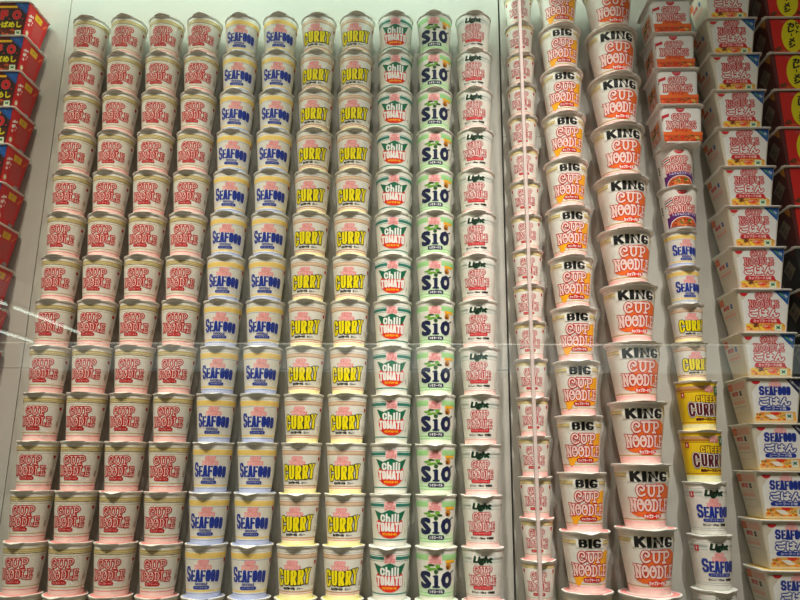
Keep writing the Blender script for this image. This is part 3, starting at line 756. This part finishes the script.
# glazing in front of the stacks
GY = -.20; GX = .2385; GZ = .2585
gm = glass_mat()
def translucent(name, rgb, amount):
    m = mat(name, rgb, rough=.3, var=.03, scale=20); nt = m.node_tree; b = nt.nodes['Principled BSDF']; o = nt.nodes['Material Output']
    t = nt.nodes.new('ShaderNodeBsdfTransparent'); x = nt.nodes.new('ShaderNodeMixShader'); x.inputs[0].default_value = 1 - amount
    nt.links.new(t.outputs[0], x.inputs[1]); nt.links.new(b.outputs[0], x.inputs[2]); nt.links.new(x.outputs[0], o.inputs[0])
    return m
def pane(name, x0, x1, z0, z1):
    return slab(name, x0, x1, GY - .004, GY + .004, z0, z1, gm)
pane('window_1', -3.2, GX - .005, GZ + .0015, CE); pane('window_2', GX + .005, 3.2, GZ + .0015, CE)
pane('window_3', -3.2, GX - .005, FL, GZ - .0015); pane('window_4', GX + .005, 3.2, FL, GZ - .0015)
seam = translucent('seam_silicone', (196, 180, 172), .25)
edge = translucent('glass_edge_green', (240, 250, 242), .92)
slab('trim_1', GX - .0035, GX + .0035, GY - .005, GY + .005, FL, CE, seam)
def bevel_edge(name, x0, x1):   # polished bevel along the lower panes' top edge
    bm = bmesh.new(); z0, z1 = GZ - .0016, GZ + .0014
    a = [bm.verts.new((x, y, z)) for x in (x0, x1) for y, z in ((GY - .0065, z0), (GY + .004, z0), (GY + .004, z1), (GY - .001, z1))]
    for f in ((0, 1, 2, 3), (7, 6, 5, 4), (0, 4, 5, 1), (1, 5, 6, 2), (2, 6, 7, 3), (3, 7, 4, 0)): bm.faces.new([a[k] for k in f])
    struct(new_obj(name, bm, [edge], None, smooth=0))
bevel_edge('trim_2', -3.2, GX - .0045); bevel_edge('trim_3', GX + .0045, 3.2)

# ------------------------------------------------------------------ lights
def light(name, typ, loc, target, energy, color, **k):
    L = bpy.data.lights.new(name, typ); L.energy = energy; L.color = color
    for a, b in k.items(): setattr(L, a, b)
    o = bpy.data.objects.new(name, L); COL.objects.link(o); o.location = loc
    o.rotation_euler = (Vector(target) - Vector(loc)).to_track_quat('-Z', 'Y').to_euler()
    return o
warm = (1.0, .92, .72); neut = (1.0, .93, .90); mint = (.80, 1.0, .84)
for x, e, c in ((-1.7, .45, warm), (-.85, .5, warm), (-.05, .28, (1, .94, .84)), (.65, .24, (1, .94, .82)), (1.4, .08, (1, .92, .8))):
    light('spot_lamp', 'SPOT', (x, -1.2, 2.42), (x * .95, 0, -1.8), e * 210, c, spot_size=math.radians(76), spot_blend=1.0, shadow_soft_size=.035)
light('spot_lamp', 'SPOT', (.4, -1.35, 2.6), (.2, 0, .3), 210, (1, .95, .88), spot_size=math.radians(26), spot_blend=.9, shadow_soft_size=.035)
for x, tx, e, c, a in ((-.95, -.6, 360, (1, .92, .80), 30), (-.35, -.2, 190, (1, .93, .84), 32), (.65, .32, 500, (1, .92, .88), 28)):  # extra narrow beams added to brighten the bottom rows
    light('spot_lamp', 'SPOT', (x, -2.0, 3.2), (tx, 0, -.45), e, c, spot_size=math.radians(a), spot_blend=1.0, shadow_soft_size=.04)
light('wash_lamp', 'AREA', (-.45, -.14, 1.50), (-.45, -.02, 1.0), 8.2, (.78, 1.0, .86), shape='RECTANGLE', size=1.9, size_y=.03)
# ceiling fluorescent tubes in the hall, seen mirrored in the glass
def tube(x, y0, y1, label):
    root = bpy.data.objects.new('ceiling_tube_light', None); COL.objects.link(root); root.location = (x, (y0 + y1) / 2, 2.3)
    root['label'] = label; root['category'] = 'ceiling light'; root['group'] = 'ceiling tubes'
    h = (y1 - y0) / 2
    bm = bmesh.new(); box_bm(bm, -.05, .05, -h - .04, h + .04, -.05, 0); new_obj('housing', bm, [mat('lamp_housing', (200, 200, 196), rough=.5)], root, 0)
    for q in (-1, 1):
        bm = bmesh.new(); box_bm(bm, -.006, .006, q * h * .8 - .006, q * h * .8 + .006, 0, CE - 2.3); new_obj('hanger', bm, [mat('lamp_housing', (200, 200, 196), rough=.5)], root, 0)
    bm = bmesh.new(); bmesh.ops.create_cone(bm, cap_ends=True, segments=16, radius1=.018, radius2=.018, depth=2 * h, matrix=Matrix.Translation((0, 0, -.075)) @ Matrix.Rotation(PI / 2, 4, 'X'))
    new_obj('tube', bm, [emit('tube_glow', (.85, 1, .86), 7)], root)
tube(-6.04, -8.3, -5.2, 'ceiling tube light mirrored as upper streak at the left')
tube(-6.04, -10.5, -8.5, 'ceiling tube light mirrored in upper streak, farther one')
tube(-7.4, -9.6, -7.4, 'ceiling tube light mirrored as short lower streak, nearer one')
tube(-7.4, -11.4, -9.9, 'ceiling tube light mirrored in short lower streak, farther one')

bm = bmesh.new(); box_bm(bm, -8, 8, -12.2, -12.1, 1.78, 2.33)  # unseen glowing strip added so the lower panes mirror a haze
struct(new_obj('haze_glow_strip', bm, [emit('haze_glow', (.86, 1, .93), .85)], None, 0))
w = bpy.data.worlds.new('world'); SC.world = w; w.use_nodes = True
w.node_tree.nodes['Background'].inputs[0].default_value = (1, .96, .84, 1); w.node_tree.nodes['Background'].inputs[1].default_value = .42

# ------------------------------------------------------------------ camera
f, pitch, yaw, roll, D = 690.0, .23538, -.03284, .00892, 1.6912
cp, sp, cy, sy = cos(pitch), sin(pitch), cos(yaw), sin(yaw)
fw = Vector((sy * cp, cy * cp, sp)); r = Vector((cy, -sy, 0)); u = r.cross(fw)
r2 = r * cos(roll) + u * sin(roll); u2 = -r * sin(roll) + u * cos(roll)
cam = bpy.data.cameras.new('camera'); cam.sensor_width = 36; cam.lens = f * 36 / 800
co = bpy.data.objects.new('camera', cam); COL.objects.link(co)
mw = Matrix((r2, u2, -fw)).transposed().to_4x4(); mw.translation = Vector((0, -D, 0)); co.matrix_world = mw
SC.camera = co
for lst in CUPS.values():
    for l, t in lst['lids']:
        if not l.get('u'): bpy.data.objects.remove(t); bpy.data.objects.remove(l)
        else: del l['u']
for o in bpy.data.objects:
    if 'u' in o.keys(): del o['u']
SC.view_settings.view_transform = 'Standard'; SC.view_settings.look = 'None'
SC.view_settings.gamma = 1; SC.view_settings.use_curve_mapping = False; SC.view_settings.exposure = .12
